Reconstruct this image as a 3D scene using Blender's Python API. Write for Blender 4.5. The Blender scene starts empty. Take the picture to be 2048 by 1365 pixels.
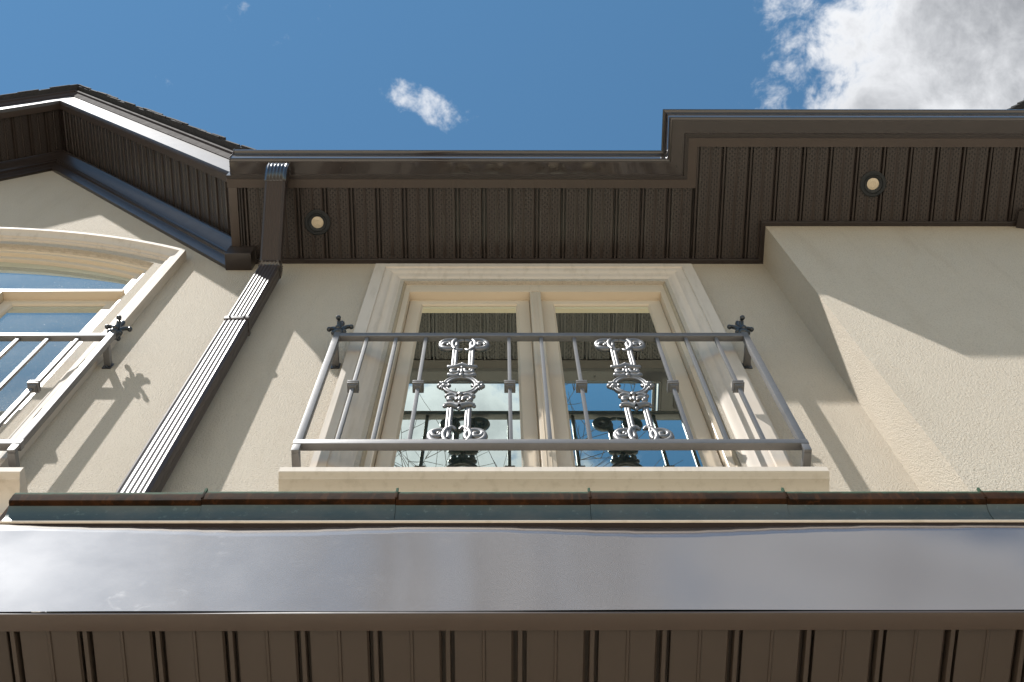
import bpy, bmesh, math, random
from math import radians, sin, cos, pi, sqrt, atan2, tan
from mathutils import Vector, Matrix

random.seed(7)
scene = bpy.context.scene
COL = scene.collection

# ------------------------------------------------------------------ camera
F_PX, PITCH, YAW = 2718.0, radians(71.4), radians(0.5)
cam_d = bpy.data.cameras.new('camera')
cam_d.sensor_width = 36.0
cam_d.lens = F_PX / 2048 * 36.0
cam_d.clip_start = 0.05
cam_d.clip_end = 2000
cam = bpy.data.objects.new('camera', cam_d)
COL.objects.link(cam)
_f = Vector((0, cos(PITCH), sin(PITCH))); _u = Vector((0, -sin(PITCH), cos(PITCH))); _r = Vector((1, 0, 0))
_fw = _f * cos(YAW) + _r * sin(YAW)
_rt = _r * cos(YAW) - _f * sin(YAW)
m3 = Matrix((_rt, _u, -_fw)).transposed()
cam.matrix_world = Matrix.Translation((0, -1.84, 1.6)) @ m3.to_4x4()
scene.camera = cam

# ------------------------------------------------------------------ light
SUN_TO = Vector((-0.425, -0.264, 1.0)).normalized()      # towards the sun
SUN_STRENGTH = 5.0
SKY_STRENGTH = 0.15
EXPOSURE = 0.66
sun_d = bpy.data.lights.new('sun', 'SUN')
sun_d.energy = SUN_STRENGTH
sun_d.angle = radians(0.55)
sun_d.color = (1.0, 0.97, 0.925)
sun = bpy.data.objects.new('sun', sun_d)
sun.rotation_euler = SUN_TO.to_track_quat('Z', 'Y').to_euler()
COL.objects.link(sun)

vs = scene.view_settings
vs.view_transform = 'Standard'; vs.look = 'None'; vs.exposure = EXPOSURE; vs.gamma = 1.0
vs.use_curve_mapping = False
scene.render.engine = 'CYCLES'
scene.cycles.use_denoising = True
scene.cycles.max_bounces = 6
scene.cycles.diffuse_bounces = 3
scene.cycles.glossy_bounces = 3
scene.cycles.transparent_max_bounces = 8
scene.cycles.caustics_reflective = False
scene.cycles.caustics_refractive = False


class NT:
    """small helper to wire shader nodes"""
    def __init__(self, tree):
        self.t = tree
    def n(self, typ, **kw):
        nd = self.t.nodes.new(typ)
        for k, v in kw.items():
            if k.startswith('i_'):
                nd.inputs[k[2:]].default_value = v
            else:
                setattr(nd, k, v)
        return nd
    def l(self, a, b):
        self.t.links.new(a, b)
    def math(self, op, a, b=None, c=None, clamp=False):
        nd = self.t.nodes.new('ShaderNodeMath'); nd.operation = op; nd.use_clamp = clamp
        for i, v in enumerate((a, b, c)):
            if v is None: continue
            if hasattr(v, 'is_linked'): self.t.links.new(v, nd.inputs[i])
            else: nd.inputs[i].default_value = v
        return nd.outputs[0]
    def mix(self, fac, a, b, blend='MIX'):
        nd = self.t.nodes.new('ShaderNodeMix'); nd.data_type = 'RGBA'; nd.blend_type = blend
        for s, v in ((nd.inputs[0], fac), (nd.inputs[6], a), (nd.inputs[7], b)):
            if hasattr(v, 'is_linked'): self.t.links.new(v, s)
            elif isinstance(v, (int, float)): s.default_value = v
            else: s.default_value = (*v, 1) if len(v) == 3 else v
        return nd.outputs[2]
    def sstep(self, v, lo, hi):
        nd = self.t.nodes.new('ShaderNodeMapRange'); nd.interpolation_type = 'SMOOTHSTEP'
        self.t.links.new(v, nd.inputs[0]); nd.inputs[1].default_value = lo; nd.inputs[2].default_value = hi
        return nd.outputs[0]
    def noise(self, vec, scale, detail=3, rough=0.55, dist=0.0):
        nd = self.t.nodes.new('ShaderNodeTexNoise')
        nd.inputs['Scale'].default_value = scale; nd.inputs['Detail'].default_value = detail
        nd.inputs['Roughness'].default_value = rough; nd.inputs['Distortion'].default_value = dist
        if vec is not None: self.t.links.new(vec, nd.inputs['Vector'])
        return nd.outputs['Fac']


# world: clear sky with a layer of broken cloud high overhead
world = bpy.data.worlds.new('World'); scene.world = world; world.use_nodes = True
wt = world.node_tree; wt.nodes.clear(); W = NT(wt)
sky = W.n('ShaderNodeTexSky', sky_type='NISHITA', sun_disc=False)
sky.sun_elevation = math.asin(SUN_TO.z)
sky.sun_rotation = atan2(SUN_TO.x, SUN_TO.y)
sky.altitude = 200; sky.air_density = 1.0; sky.dust_density = 0.0; sky.ozone_density = 1.0
tc = W.n('ShaderNodeTexCoord')
sep = W.n('ShaderNodeSeparateXYZ'); W.l(tc.outputs['Generated'], sep.inputs[0])
zc = W.math('MAXIMUM', sep.outputs[2], 0.06)
px = W.math('DIVIDE', sep.outputs[0], zc); py = W.math('DIVIDE', sep.outputs[1], zc)
cmb = W.n('ShaderNodeCombineXYZ'); W.l(px, cmb.inputs[0]); W.l(py, cmb.inputs[1])
# slow warp so that cloud edges are torn
wn = W.n('ShaderNodeTexNoise'); wn.inputs['Scale'].default_value = 9.0; wn.inputs['Detail'].default_value = 3
W.l(cmb.outputs[0], wn.inputs['Vector'])
va = W.n('ShaderNodeVectorMath', operation='SUBTRACT'); W.l(wn.outputs['Color'], va.inputs[0]); va.inputs[1].default_value = (.5, .5, .5)
vb = W.n('ShaderNodeVectorMath', operation='SCALE'); W.l(va.outputs[0], vb.inputs[0]); vb.inputs['Scale'].default_value = 0.055
vc = W.n('ShaderNodeVectorMath', operation='ADD'); W.l(cmb.outputs[0], vc.inputs[0]); W.l(vb.outputs[0], vc.inputs[1])
P = vc.outputs[0]
big = W.noise(P, 4.2, 2, .5)
fine = W.noise(P, 17.0, 6, .64)
wisp = W.noise(P, 75.0, 3, .65)
base = W.math('ADD', W.math('MULTIPLY', big, .40), W.math('ADD', W.math('MULTIPLY', fine, .42), W.math('MULTIPLY', wisp, .18)))


def blob(cx, cy, rx, ry, rot, amp):
    """one bank of cloud in the layer: an elongated soft bump added to the noise"""
    mp = W.n('ShaderNodeMapping', vector_type='TEXTURE')
    mp.inputs['Location'].default_value = (cx, cy, 0)
    mp.inputs['Rotation'].default_value = (0, 0, rot)
    mp.inputs['Scale'].default_value = (rx, ry, 1)
    W.l(P, mp.inputs['Vector'])
    ln = W.n('ShaderNodeVectorMath', operation='LENGTH'); W.l(mp.outputs[0], ln.inputs[0])
    g = W.sstep(ln.outputs['Value'], 1.35, 0.0)
    return W.math('MULTIPLY', g, amp)

blobs = [(0.385, 0.095, .225, .26, 0.0, .42),       # large bank, upper right
         (-0.050, 0.154, .060, .024, 0.36, .195),    # small torn puff
         (0.190, 0.085, .035, .03, 0.0, .07),       # wisps ahead of the bank
         (-0.055, -0.41, .115, .11, 0.0, .29),     # bank behind the viewer
         (0.080, -0.455, .03, .016, 0.3, .22),
         (0.25, -0.64, .85, .28, 0.03, .32),
         (-0.75, -0.75, .30, .25, 0.5, .22),
         (1.1, 0.3, .5, .4, 0.4, .2), (-1.2, .5, .5, .4, 0.2, .2), (-0.3, 1.1, .6, .3, .1, .2)]
acc = base
for b in blobs:
    acc = W.math('ADD', acc, blob(*b))
dens = W.sstep(acc, 0.615, 0.77)
shade = W.sstep(W.math('ADD', W.math('MULTIPLY', acc, .75), W.math('MULTIPLY', big, .35)), 0.66, 1.0)
ccol = W.mix(shade, (4.3, 4.35, 4.45), (1.55, 1.6, 1.7))
hsv = W.n('ShaderNodeHueSaturation'); hsv.inputs['Hue'].default_value = 0.485; hsv.inputs['Saturation'].default_value = 1.14; hsv.inputs['Value'].default_value = 0.61
W.l(sky.outputs[0], hsv.inputs['Color'])
out = W.mix(W.math('MULTIPLY', dens, .96), hsv.outputs[0], ccol)
bg = W.n('ShaderNodeBackground'); bg.inputs['Strength'].default_value = SKY_STRENGTH
W.l(out, bg.inputs['Color'])
wo = W.n('ShaderNodeOutputWorld'); W.l(bg.outputs[0], wo.inputs['Surface'])

# ------------------------------------------------------------------ materials
MATS = {}


def new_mat(name):
    m = bpy.data.materials.new(name); m.use_nodes = True
    t = m.node_tree; t.nodes.clear(); k = NT(t)
    o = k.n('ShaderNodeOutputMaterial'); p = k.n('ShaderNodeBsdfPrincipled')
    k.l(p.outputs[0], o.inputs['Surface'])
    tcx = k.n('ShaderNodeTexCoord')
    MATS[name] = m
    return m, k, p, tcx.outputs['Object'], o


def add_bump(k, p, height, strength, dist):
    b = k.n('ShaderNodeBump'); b.inputs['Strength'].default_value = strength; b.inputs['Distance'].default_value = dist
    k.l(height, b.inputs['Height']); k.l(b.outputs[0], p.inputs['Normal'])


def simple(name, base, rough=.5, metal=0.0, spec=.5, var=.12, vscale=6.0, rvar=.1, bump=0.0, bscale=40, coat=0.0, coat_rough=.1, bdist=.003):
    m, k, p, oc, o = new_mat(name)
    n1 = k.noise(oc, vscale, 5, .6)
    dark = tuple(c * (1 - var) for c in base); lite = tuple(min(1, c * (1 + var)) for c in base)
    k.l(k.mix(n1, dark, lite), p.inputs['Base Color'])
    n2 = k.noise(oc, vscale * 3.1, 4, .6)
    k.l(k.math('ADD', k.math('MULTIPLY', n2, rvar * 2), rough - rvar, clamp=True), p.inputs['Roughness'])
    p.inputs['Metallic'].default_value = metal
    p.inputs['Specular IOR Level'].default_value = spec
    p.inputs['Coat Weight'].default_value = coat
    p.inputs['Coat Roughness'].default_value = coat_rough
    if bump: add_bump(k, p, k.noise(oc, bscale, 4, .6), bump, bdist)
    return m


# pebbled stucco
m, k, p, oc, o = new_mat('stucco')
nA = k.noise(oc, 1.3, 3, .6); nB = k.noise(oc, 9, 3, .6); nG = k.noise(oc, 112, 3, .68)
c1 = k.mix(nA, (.548, .482, .390), (.618, .550, .454))
mps = k.n('ShaderNodeMapping'); mps.inputs['Scale'].default_value = (5, 5, .55); k.l(oc, mps.inputs['Vector']); stn = k.noise(mps.outputs[0], 1.6, 4, .65)
c1 = k.mix(k.math('MULTIPLY', k.sstep(stn, .50, .78), .40), c1, (.44, .365, .275))
c1 = k.mix(k.math('MULTIPLY', nB, .35), c1, (.50, .42, .335))
nF = k.noise(oc, 235, 2, .6)
c1 = k.mix(k.math('MULTIPLY', k.sstep(k.math('ADD', k.math('MULTIPLY', nG, .5), k.math('MULTIPLY', nF, .5)), .50, .38), .34), c1, (.31, .26, .20))
k.l(c1, p.inputs['Base Color']); p.inputs['Roughness'].default_value = .9
p.inputs['Specular IOR Level'].default_value = .25
add_bump(k, p, k.math('ADD', nG, k.math('MULTIPLY', nF, .7)), 1.0, .008)

# cast trim around the windows: smooth coat, faintly streaked
m, k, p, oc, o = new_mat('cast_trim')
mp = k.n('ShaderNodeMapping'); mp.inputs['Scale'].default_value = (9, 9, 1.1); k.l(oc, mp.inputs['Vector'])
st = k.noise(mp.outputs[0], 3.0, 6, .62); nA = k.noise(oc, 3, 5, .6)
c1 = k.mix(nA, (.555, .484, .410), (.62, .550, .472))
c1 = k.mix(k.math('MULTIPLY', k.sstep(st, .48, .72), .45), c1, (.42, .355, .28))
k.l(c1, p.inputs['Base Color']); p.inputs['Roughness'].default_value = .75; p.inputs['Specular IOR Level'].default_value = .3
add_bump(k, p, k.noise(oc, 220, 3, .6), .12, .002)

simple('vinyl', (.62, .515, .385), .42, 0, .4, .05, 3, .06, .04, 300)
simple('caulk', (.44, .36, .25), .7, 0, .3, .25, 40, .1, .3, 60)
simple('brown_metal', (.026, .019, .017), .32, 0.0, .4, .15, 5, .08, .02, 18, coat=.25, coat_rough=.18)
simple('gutter_metal', (.026, .018, .016), .30, 0.0, .25, .12, 5, .05, .015, 14, coat=1.0, coat_rough=.05)
MATS['gutter_metal'].node_tree.nodes['Principled BSDF'].inputs['Coat IOR'].default_value = 1.55
simple('fascia_metal', (.060, .046, .042), .65, 0.0, .3, .10, 4, .05, .02, 9, coat=1.0, coat_rough=.12, bdist=.004)
simple('rake_metal', (.055, .044, .041), .65, 0.0, .3, .10, 4, .05, .03, 9, coat=.42, coat_rough=.17, bdist=.004)
MATS['fascia_metal'].node_tree.nodes['Principled BSDF'].inputs['Coat IOR'].default_value = 2.75
simple('spout_metal', (.040, .028, .024), .50, 0.0, .3, .12, 5, .05, .02, 14, coat=.16, coat_rough=.3)
# handling smudges and fine scratches on the porch fascia
_k = NT(MATS['fascia_metal'].node_tree); _p = _k.t.nodes['Principled BSDF']; _oc = [n for n in _k.t.nodes if n.type == 'TEX_COORD'][0].outputs['Object']
_big = _k.sstep(_k.noise(_oc, 2.3, 2, .5), .50, .66); _sm = _k.sstep(_k.noise(_oc, 26, 5, .62, .6), .56, .72)
_mp = _k.n('ShaderNodeMapping'); _mp.inputs['Rotation'].default_value = (0, .5, 0); _mp.inputs['Scale'].default_value = (160, 10, 4); _k.l(_oc, _mp.inputs['Vector'])
_sc = _k.sstep(_k.noise(_mp.outputs[0], 1.0, 2, .5), .74, .80)
_f = _k.math('ADD', _k.math('MULTIPLY', _k.math('MULTIPLY', _big, _sm), .05), _k.math('MULTIPLY', _sc, .03), clamp=True)
_old = _p.inputs['Base Color'].links[0].from_socket
_k.l(_k.mix(_f, _old, (.42, .42, .44)), _p.inputs['Base Color'])
_k.l(_k.math('ADD', .115, _k.math('MULTIPLY', _f, .9)), _p.inputs['Coat Roughness'])
simple('drip_metal', (.050, .040, .038), .88, 0.0, .12, .15, 6)
simple('soffit_plain', (.047, .035, .028), .42, 0.0, .5, .12, 5, .07, .02, 30)
simple('trim_metal', (.056, .040, .032), .40, 0.0, .5, .14, 9, .1, .03, 20)
simple('iron', (.165, .16, .16), .46, 0.5, .6, .18, 25, .10, .10, 160, bdist=.0015)
simple('iron_dark', (.022, .026, .032), .30, 0.0, .6, .2, 30, .1, .1, 120)
simple('lamp_black', (.016, .018, .020), .55, 0, .4, .1, 20)
simple('lamp_lens', (.62, .52, .38), .25, 0, .5, .1, 60)
simple('shingle', (.055, .052, .052), .95, 0, .15, .5, 45, .03, .5, 90)
simple('gravel', (.20, .18, .14), .95, 0, .1, .35, 3, .03, .5, 30)
simple('concrete', (.62, .54, .43), .9, 0, .2, .2, 1.5, .05, .3, 60)
simple('bark', (.16, .13, .105), .9, 0, .2, .3, 20, .05)
simple('room_paint', (.62, .62, .58), .9, 0, .2, .04, 2)
simple('added_fill_sheet', (.80, .82, .76), .9, 0, .2, .04, 2)
simple('room_dark', (.10, .11, .10), .9, 0, .2, .1, 2)

# perforated soffit: lanced holes in staggered rows
m, k, p, oc, o = new_mat('soffit_perforated')
sx = k.n('ShaderNodeSeparateXYZ'); k.l(oc, sx.inputs[0])
u = k.math('DIVIDE', k.math('SUBTRACT', sx.outputs[0], 0.0331), .0128); vv = k.math('DIVIDE', sx.outputs[1], .024)
iu = k.math('FLOOR', u)
odd = k.math('MULTIPLY', k.math('MODULO', iu, 2.0), .5)
fu = k.math('SUBTRACT', k.math('SUBTRACT', u, iu), .5)
v2 = k.math('ADD', vv, odd); fv = k.math('SUBTRACT', k.math('SUBTRACT', v2, k.math('FLOOR', v2)), .5)
d2 = k.math('ADD', k.math('POWER', k.math('MULTIPLY', fu, 1.0 / .27), 2.0), k.math('POWER', k.math('MULTIPLY', fv, 1.0 / .22), 2.0))
hole = k.sstep(d2, 1.3, .5)
lip2 = k.math('ADD', k.math('POWER', k.math('MULTIPLY', fu, 1.0 / .2), 2.0), k.math('POWER', k.math('MULTIPLY', k.math('ADD', fv, -.30), 1.0 / .13), 2.0))
lipm = k.sstep(lip2, 1.2, .3)
# keep the holes off the seams and the centre rib
xm = sx.outputs[0]
keep = k.math('MULTIPLY', k.math('GREATER_THAN', xm, .033), k.math('LESS_THAN', xm, .124))
rib = k.math('GREATER_THAN', k.math('ABSOLUTE', k.math('SUBTRACT', xm, .0785)), .009)
hole = k.math('MULTIPLY', hole, k.math('MULTIPLY', keep, rib))
lipm = k.math('MULTIPLY', lipm, k.math('MULTIPLY', keep, rib))
n1 = k.noise(oc, 5, 4, .6)
c1 = k.mix(n1, (.037, .028, .024), (.054, .042, .037))
k.l(k.mix(k.math('MULTIPLY', hole, .93), c1, (.006, .005, .005)), p.inputs['Base Color'])
rg = k.math('ADD', .22, k.math('MULTIPLY', k.math('MULTIPLY', keep, rib), .20)); k.l(rg, p.inputs['Roughness'])
p.inputs['Specular IOR Level'].default_value = .5
add_bump(k, p, k.math('SUBTRACT', lipm, hole), .8, .002)

# weathered copper
m, k, p, oc, o = new_mat('copper')
sx = k.n('ShaderNodeSeparateXYZ'); k.l(oc, sx.inputs[0])
nA = k.noise(oc, 14, 6, .65); nB = k.noise(oc, 45, 5, .65)
mp = k.n('ShaderNodeMapping'); mp.inputs['Scale'].default_value = (30, 30, 5); k.l(oc, mp.inputs['Vector']); st = k.noise(mp.outputs[0], 2, 5, .6)
c1 = k.mix(k.sstep(nA, .35, .65), (.012, .007, .004), (.034, .014, .006))
c1 = k.mix(k.math('MULTIPLY', k.sstep(st, .52, .66), .7), c1, (.052, .021, .008))
edge = k.sstep(k.math('ADD', sx.outputs[2], k.math('MULTIPLY', nB, .02)), 4.292, 4.310)
c1 = k.mix(k.math('MULTIPLY', edge, .85), c1, (.04, .085, .055))
k.l(c1, p.inputs['Base Color']); p.inputs['Metallic'].default_value = 0.0; p.inputs['Roughness'].default_value = .9; p.inputs['Specular IOR Level'].default_value = .06
add_bump(k, p, nB, .25, .003)
m, k, p, oc, o = new_mat('copper_patina')
nA = k.noise(oc, 10, 6, .65); nB = k.noise(oc, 70, 4, .65)
c1 = k.mix(k.sstep(nA, .35, .68), (.060, .082, .082), (.095, .105, .098))
c1 = k.mix(k.math('MULTIPLY', k.sstep(nB, .58, .72), .6), c1, (.15, .19, .18))
k.l(c1, p.inputs['Base Color']); p.inputs['Metallic'].default_value = .25; p.inputs['Roughness'].default_value = .45
add_bump(k, p, nA, .2, .004)


def glass_mat(name, tint, refl, dust):
    m = bpy.data.materials.new(name); m.use_nodes = True; t = m.node_tree; t.nodes.clear(); k = NT(t)
    o = k.n('ShaderNodeOutputMaterial')
    tr = k.n('ShaderNodeBsdfTransparent'); tr.inputs['Color'].default_value = (*tint, 1)
    gl = k.n('ShaderNodeBsdfGlossy'); gl.inputs['Roughness'].default_value = 0.004; gl.inputs['Color'].default_value = (.88, 1.0, .93, 1)
    fr = k.n('ShaderNodeFresnel'); fr.inputs['IOR'].default_value = 1.5
    tcx = k.n('ShaderNodeTexCoord')
    bmp = k.n('ShaderNodeBump'); bmp.inputs['Strength'].default_value = .05; bmp.inputs['Distance'].default_value = .003
    k.l(k.noise(tcx.outputs['Object'], 2.2, 1, .4), bmp.inputs['Height']); k.l(bmp.outputs[0], gl.inputs['Normal'])
    fac = k.math('MULTIPLY', fr.outputs[0], refl, clamp=True)
    mx = k.n('ShaderNodeMixShader'); k.l(fac, mx.inputs[0]); k.l(tr.outputs[0], mx.inputs[1]); k.l(gl.outputs[0], mx.inputs[2])
    df = k.n('ShaderNodeBsdfDiffuse'); df.inputs['Color'].default_value = (.8, .8, .78, 1)
    sp = k.noise(tcx.outputs['Object'], 70, 5, .7)
    lo = k.noise(tcx.outputs['Object'], 3, 4, .6)
    dfac = k.math('MULTIPLY', k.math('ADD', k.math('MULTIPLY', k.sstep(sp, .60, .75), 2.0), lo), dust, clamp=True)
    m2 = k.n('ShaderNodeMixShader'); k.l(dfac, m2.inputs[0]); k.l(mx.outputs[0], m2.inputs[1]); k.l(df.outputs[0], m2.inputs[2])
    k.l(m2.outputs[0], o.inputs['Surface']); MATS[name] = m

glass_mat('glass', (.70, .90, .76), 5.3, .012)
glass_mat('glass_dusty', (.62, .78, .72), 3.0, .30)

# ------------------------------------------------------------------ mesh helpers


def link(name, me, mat=None, parent=None, smooth=False):
    o = bpy.data.objects.new(name, me); COL.objects.link(o)
    if mat is not None and not me.materials: me.materials.append(MATS[mat] if isinstance(mat, str) else mat)
    if parent is not None: o.parent = parent
    if smooth:
        for f in me.polygons: f.use_smooth = True
    return o


def empty(name, loc=(0, 0, 0)):
    o = bpy.data.objects.new(name, None); COL.objects.link(o); o.location = loc; o.empty_display_size = .2
    return o


def tag(o, label=None, cat=None, group=None, kind=None):
    if label: o['label'] = label
    if cat: o['category'] = cat
    if group: o['group'] = group
    if kind: o['kind'] = kind
    return o


def child(o, parent):
    """parent an object built in world space to a thing with its own location"""
    o.parent = parent
    return o


def bm_mesh(bm, name, recalc=True, sharp=None):
    if recalc: bmesh.ops.recalc_face_normals(bm, faces=bm.faces)
    me = bpy.data.meshes.new(name); bm.to_mesh(me); bm.free()
    if sharp is not None:
        for f in me.polygons: f.use_smooth = True
        me.set_sharp_from_angle(angle=radians(sharp))
    return me


def add_box(bm, lo, hi, bev=0.0):
    vs_ = [bm.verts.new((x, y, z)) for x in (lo[0], hi[0]) for y in (lo[1], hi[1]) for z in (lo[2], hi[2])]
    fs = [bm.faces.new([vs_[i] for i in q]) for q in ((0, 1, 3, 2), (4, 6, 7, 5), (0, 4, 5, 1), (2, 3, 7, 6), (0, 2, 6, 4), (1, 5, 7, 3))]
    if bev:
        es = set(e for f in fs for e in f.edges)
        bmesh.ops.bevel(bm, geom=list(es), offset=bev, segments=2, profile=.6, affect='EDGES')


def box(name, lo, hi, mat, parent=None, bev=0.0):
    bm = bmesh.new(); add_box(bm, lo, hi, bev)
    return link(name, bm_mesh(bm, name, sharp=40 if bev else None), mat, parent)


def sweep(name, path, prof, plane, mat, parent=None, closed=False, sharp=35, prof_closed=True, side=1):
    """mitred sweep of a profile (n, o) along a plane path; n = offset to the right of travel, o = out of the plane"""
    bm = bmesh.new(); rings = []; N = len(path)
    def dirv(a, b):
        d = Vector((b[0] - a[0], b[1] - a[1])); d.normalize(); return d
    for i, pt in enumerate(path):
        if closed or 0 < i < N - 1:
            d1 = dirv(path[i - 1], pt); d2 = dirv(pt, path[(i + 1) % N])
        elif i == 0: d1 = d2 = dirv(pt, path[1])
        else: d1 = d2 = dirv(path[i - 1], pt)
        n1 = Vector((d1.y, -d1.x)); n2 = Vector((d2.y, -d2.x))
        mvec = (n1 + n2) / (1 + n1.dot(n2)) * side
        ring = []
        for n, o in prof:
            a = pt[0] + mvec.x * n; b = pt[1] + mvec.y * n
            ring.append(bm.verts.new((a, o, b) if plane == 'xz' else (a, b, o)))
        rings.append(ring)
    M = len(prof)
    for i in range(N if closed else N - 1):
        A, B = rings[i], rings[(i + 1) % N]
        for j in range(M if prof_closed else M - 1):
            bm.faces.new((A[j], A[(j + 1) % M], B[(j + 1) % M], B[j]))
    if not closed and prof_closed:
        bm.faces.new(rings[0]); bm.faces.new(rings[-1])
    return link(name, bm_mesh(bm, name, sharp=sharp), mat, parent)


def prism(name, poly, axis, a0, a1, mat, parent=None, sharp=35):
    """closed 2-D polygon extruded along an axis. axis x: poly=(y,z); axis y: poly=(x,z); axis z: poly=(x,y)"""
    bm = bmesh.new()
    def P3(q, a):
        return (a, q[0], q[1]) if axis == 'x' else ((q[0], a, q[1]) if axis == 'y' else (q[0], q[1], a))
    A = [bm.verts.new(P3(q, a0)) for q in poly]; B = [bm.verts.new(P3(q, a1)) for q in poly]
    n = len(poly)
    for i in range(n): bm.faces.new((A[i], A[(i + 1) % n], B[(i + 1) % n], B[i]))
    bm.faces.new(A); bm.faces.new(B)
    return link(name, bm_mesh(bm, name, sharp=sharp), mat, parent)


def plate(name, outer, holes, y0, y1, mat, parent=None):
    """flat plate in the xz plane with holes, from y0 (front) to y1"""
    bm = bmesh.new()
    for loop in [outer] + holes:
        vs_ = [bm.verts.new((x, y0, z)) for x, z in loop]
        for i in range(len(vs_)): bm.edges.new((vs_[i], vs_[(i + 1) % len(vs_)]))
    bmesh.ops.triangle_fill(bm, use_beauty=True, edges=bm.edges[:])
    r = bmesh.ops.extrude_face_region(bm, geom=bm.faces[:])
    for e in r['geom']:
        if isinstance(e, bmesh.types.BMVert): e.co.y = y1
    return link(name, bm_mesh(bm, name), mat, parent)


def add_tube(bm, pts, rad, seg=8, cap=True, squash=1.0):
    pts = [Vector(q) for q in pts]; n = len(pts)
    if not hasattr(rad, '__len__'): rad = [rad] * n
    t0 = (pts[1] - pts[0]).normalized()
    ref = Vector((0, 1, 0)) if abs(t0.y) < .9 else Vector((1, 0, 0))
    rings = []
    for i in range(n):
        t = (pts[min(i + 1, n - 1)] - pts[max(i - 1, 0)]).normalized()
        b = t.cross(ref)
        if b.length < 1e-5: b = t.cross(Vector((0, 0, 1)))
        b.normalize(); c = b.cross(t)
        rings.append([bm.verts.new(pts[i] + b * cos(2 * pi * s / seg) * rad[i] + c * sin(2 * pi * s / seg) * rad[i] * squash) for s in range(seg)])
    for i in range(n - 1):
        for s in range(seg):
            bm.faces.new((rings[i][s], rings[i][(s + 1) % seg], rings[i + 1][(s + 1) % seg], rings[i + 1][s]))
    if cap: bm.faces.new(rings[0]); bm.faces.new(rings[-1])


def add_ball(bm, c, r, sx=1, sy=1, sz=1, u=10, v=7):
    mt = Matrix.Translation(c) @ Matrix.Diagonal((r * sx, r * sy, r * sz, 1))
    bmesh.ops.create_uvsphere(bm, u_segments=u, v_segments=v, radius=1.0, matrix=mt)


def copy_tree(o, parent=None):
    c = o.copy(); COL.objects.link(c)
    if parent is not None: c.parent = parent
    for ch in list(o.children): copy_tree(ch, c)
    return c


# ------------------------------------------------------------------ dimensions
ZS = 8.333                       # flat soffit height
GX, GP = -3.016, 1.5             # gable centre and pitch
BAYX, BAYY = 1.345, -.198
GABLE_END = -1.36


def gz(x, top):                  # height on a gable line whose apex is at top
    return top - GP * abs(x - GX)


# ------------------------------------------------------------------ ground
bm = bmesh.new()
vs_ = [bm.verts.new(q) for q in ((-300, -300, 0), (300, -300, 0), (300, 300, 0), (-300, 300, 0))]; bm.faces.new(vs_)
tag(link('ground', bm_mesh(bm, 'ground'), 'gravel'), kind='structure')
bm = bmesh.new()
vs_ = [bm.verts.new(q) for q in ((-9, -14, .004), (9, -14, .004), (9, .0, .004), (-9, .0, .004))]; bm.faces.new(vs_)
tag(link('bounce_slab', bm_mesh(bm, 'bounce_slab'), 'concrete'), kind='structure')  # unseen pale slab, added to bounce warm light onto walls and soffits

# ------------------------------------------------------------------ house
house = empty('house', (0, 0, 0))
tag(house, 'two storey beige stucco house with dark brown metal eaves and soffits', 'house')

# window openings
WL, WR, WB, WT = -.470, .806, 5.36, 7.985          # centre window, inner edge of casing
AR, AZ = 2.21, 6.678                                # arch radius and centre height (outer casing edge)
AHW = 1.40                                          # half width of arched surround
CASW = .150
AIR = AR - CASW; AIW = AHW - CASW


def arc_pts(r, hw, n=36):
    a0 = math.acos(hw / r)
    return [(GX + r * cos(a0 + (pi - 2 * a0) * i / n), AZ + r * sin(a0 + (pi - 2 * a0) * i / n)) for i in range(n + 1)]


inner_arc = arc_pts(AIR, AIW)
arch_hole = [(GX + AIW, WB)] + inner_arc + [(GX - AIW, WB)]
outer = [(2 * GX - GABLE_END, 0), (BAYX + .1, 0), (BAYX + .1, 8.40), (GABLE_END + .15, 8.40), (GABLE_END + .06, 8.30),
         (GX, 10.90), (2 * GX - GABLE_END - .06, 8.30), (2 * GX - GABLE_END, 8.2)]
outer[4] = (GABLE_END, gz(GABLE_END, 10.90)); outer[3] = (GABLE_END, 8.40 + .02)
outer = [(2 * GX - GABLE_END, 0), (BAYX + .1, 0), (BAYX + .1, 8.44), (GABLE_END, 8.44), (GX, 10.92), (2 * GX - GABLE_END, 8.44)]
plate('stucco_wall', outer, [arch_hole, [(WL, WB), (WR, WB), (WR, WT), (WL, WT)]], 0.0, .22, 'stucco', house)
# projecting bay on the right
prism('bay_wall', [(BAYX, .22), (BAYX, BAYY), (4.6, BAYY), (4.6, .22)], 'z', 0, ZS + .06, 'stucco', house)
# other outside walls close the body of the house
box('side_wall', (2 * GX - GABLE_END, .22, 0), (2 * GX - GABLE_END + .2, 7, 8.44), 'stucco', house)
box('side_wall', (4.4, .22, 0), (4.6, 7, 8.44), 'stucco', house)
box('back_wall', (2 * GX - GABLE_END + .2, 6.8, 0), (4.4, 7, 8.44), 'stucco', house)

# ---- windows
CAS = [(0, .03), (0, -.042), (.052, -.042), (.055, -.034), (.072, -.031), (.090, -.022), (.095, -.017), (.112, -.014), (.127, -.004), (.132, 0.0), (.147, .001), (.150, .004), (.150, .03)]
CAS_ARCH = [(0, .03), (0, -.052), (.030, -.052), (.034, -.046), (.050, -.034), (.074, -.026), (.078, -.014), (.090, -.013), (.094, .000), (.118, .004), (.126, .018), (.150, .020), (.150, .03)]


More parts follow.
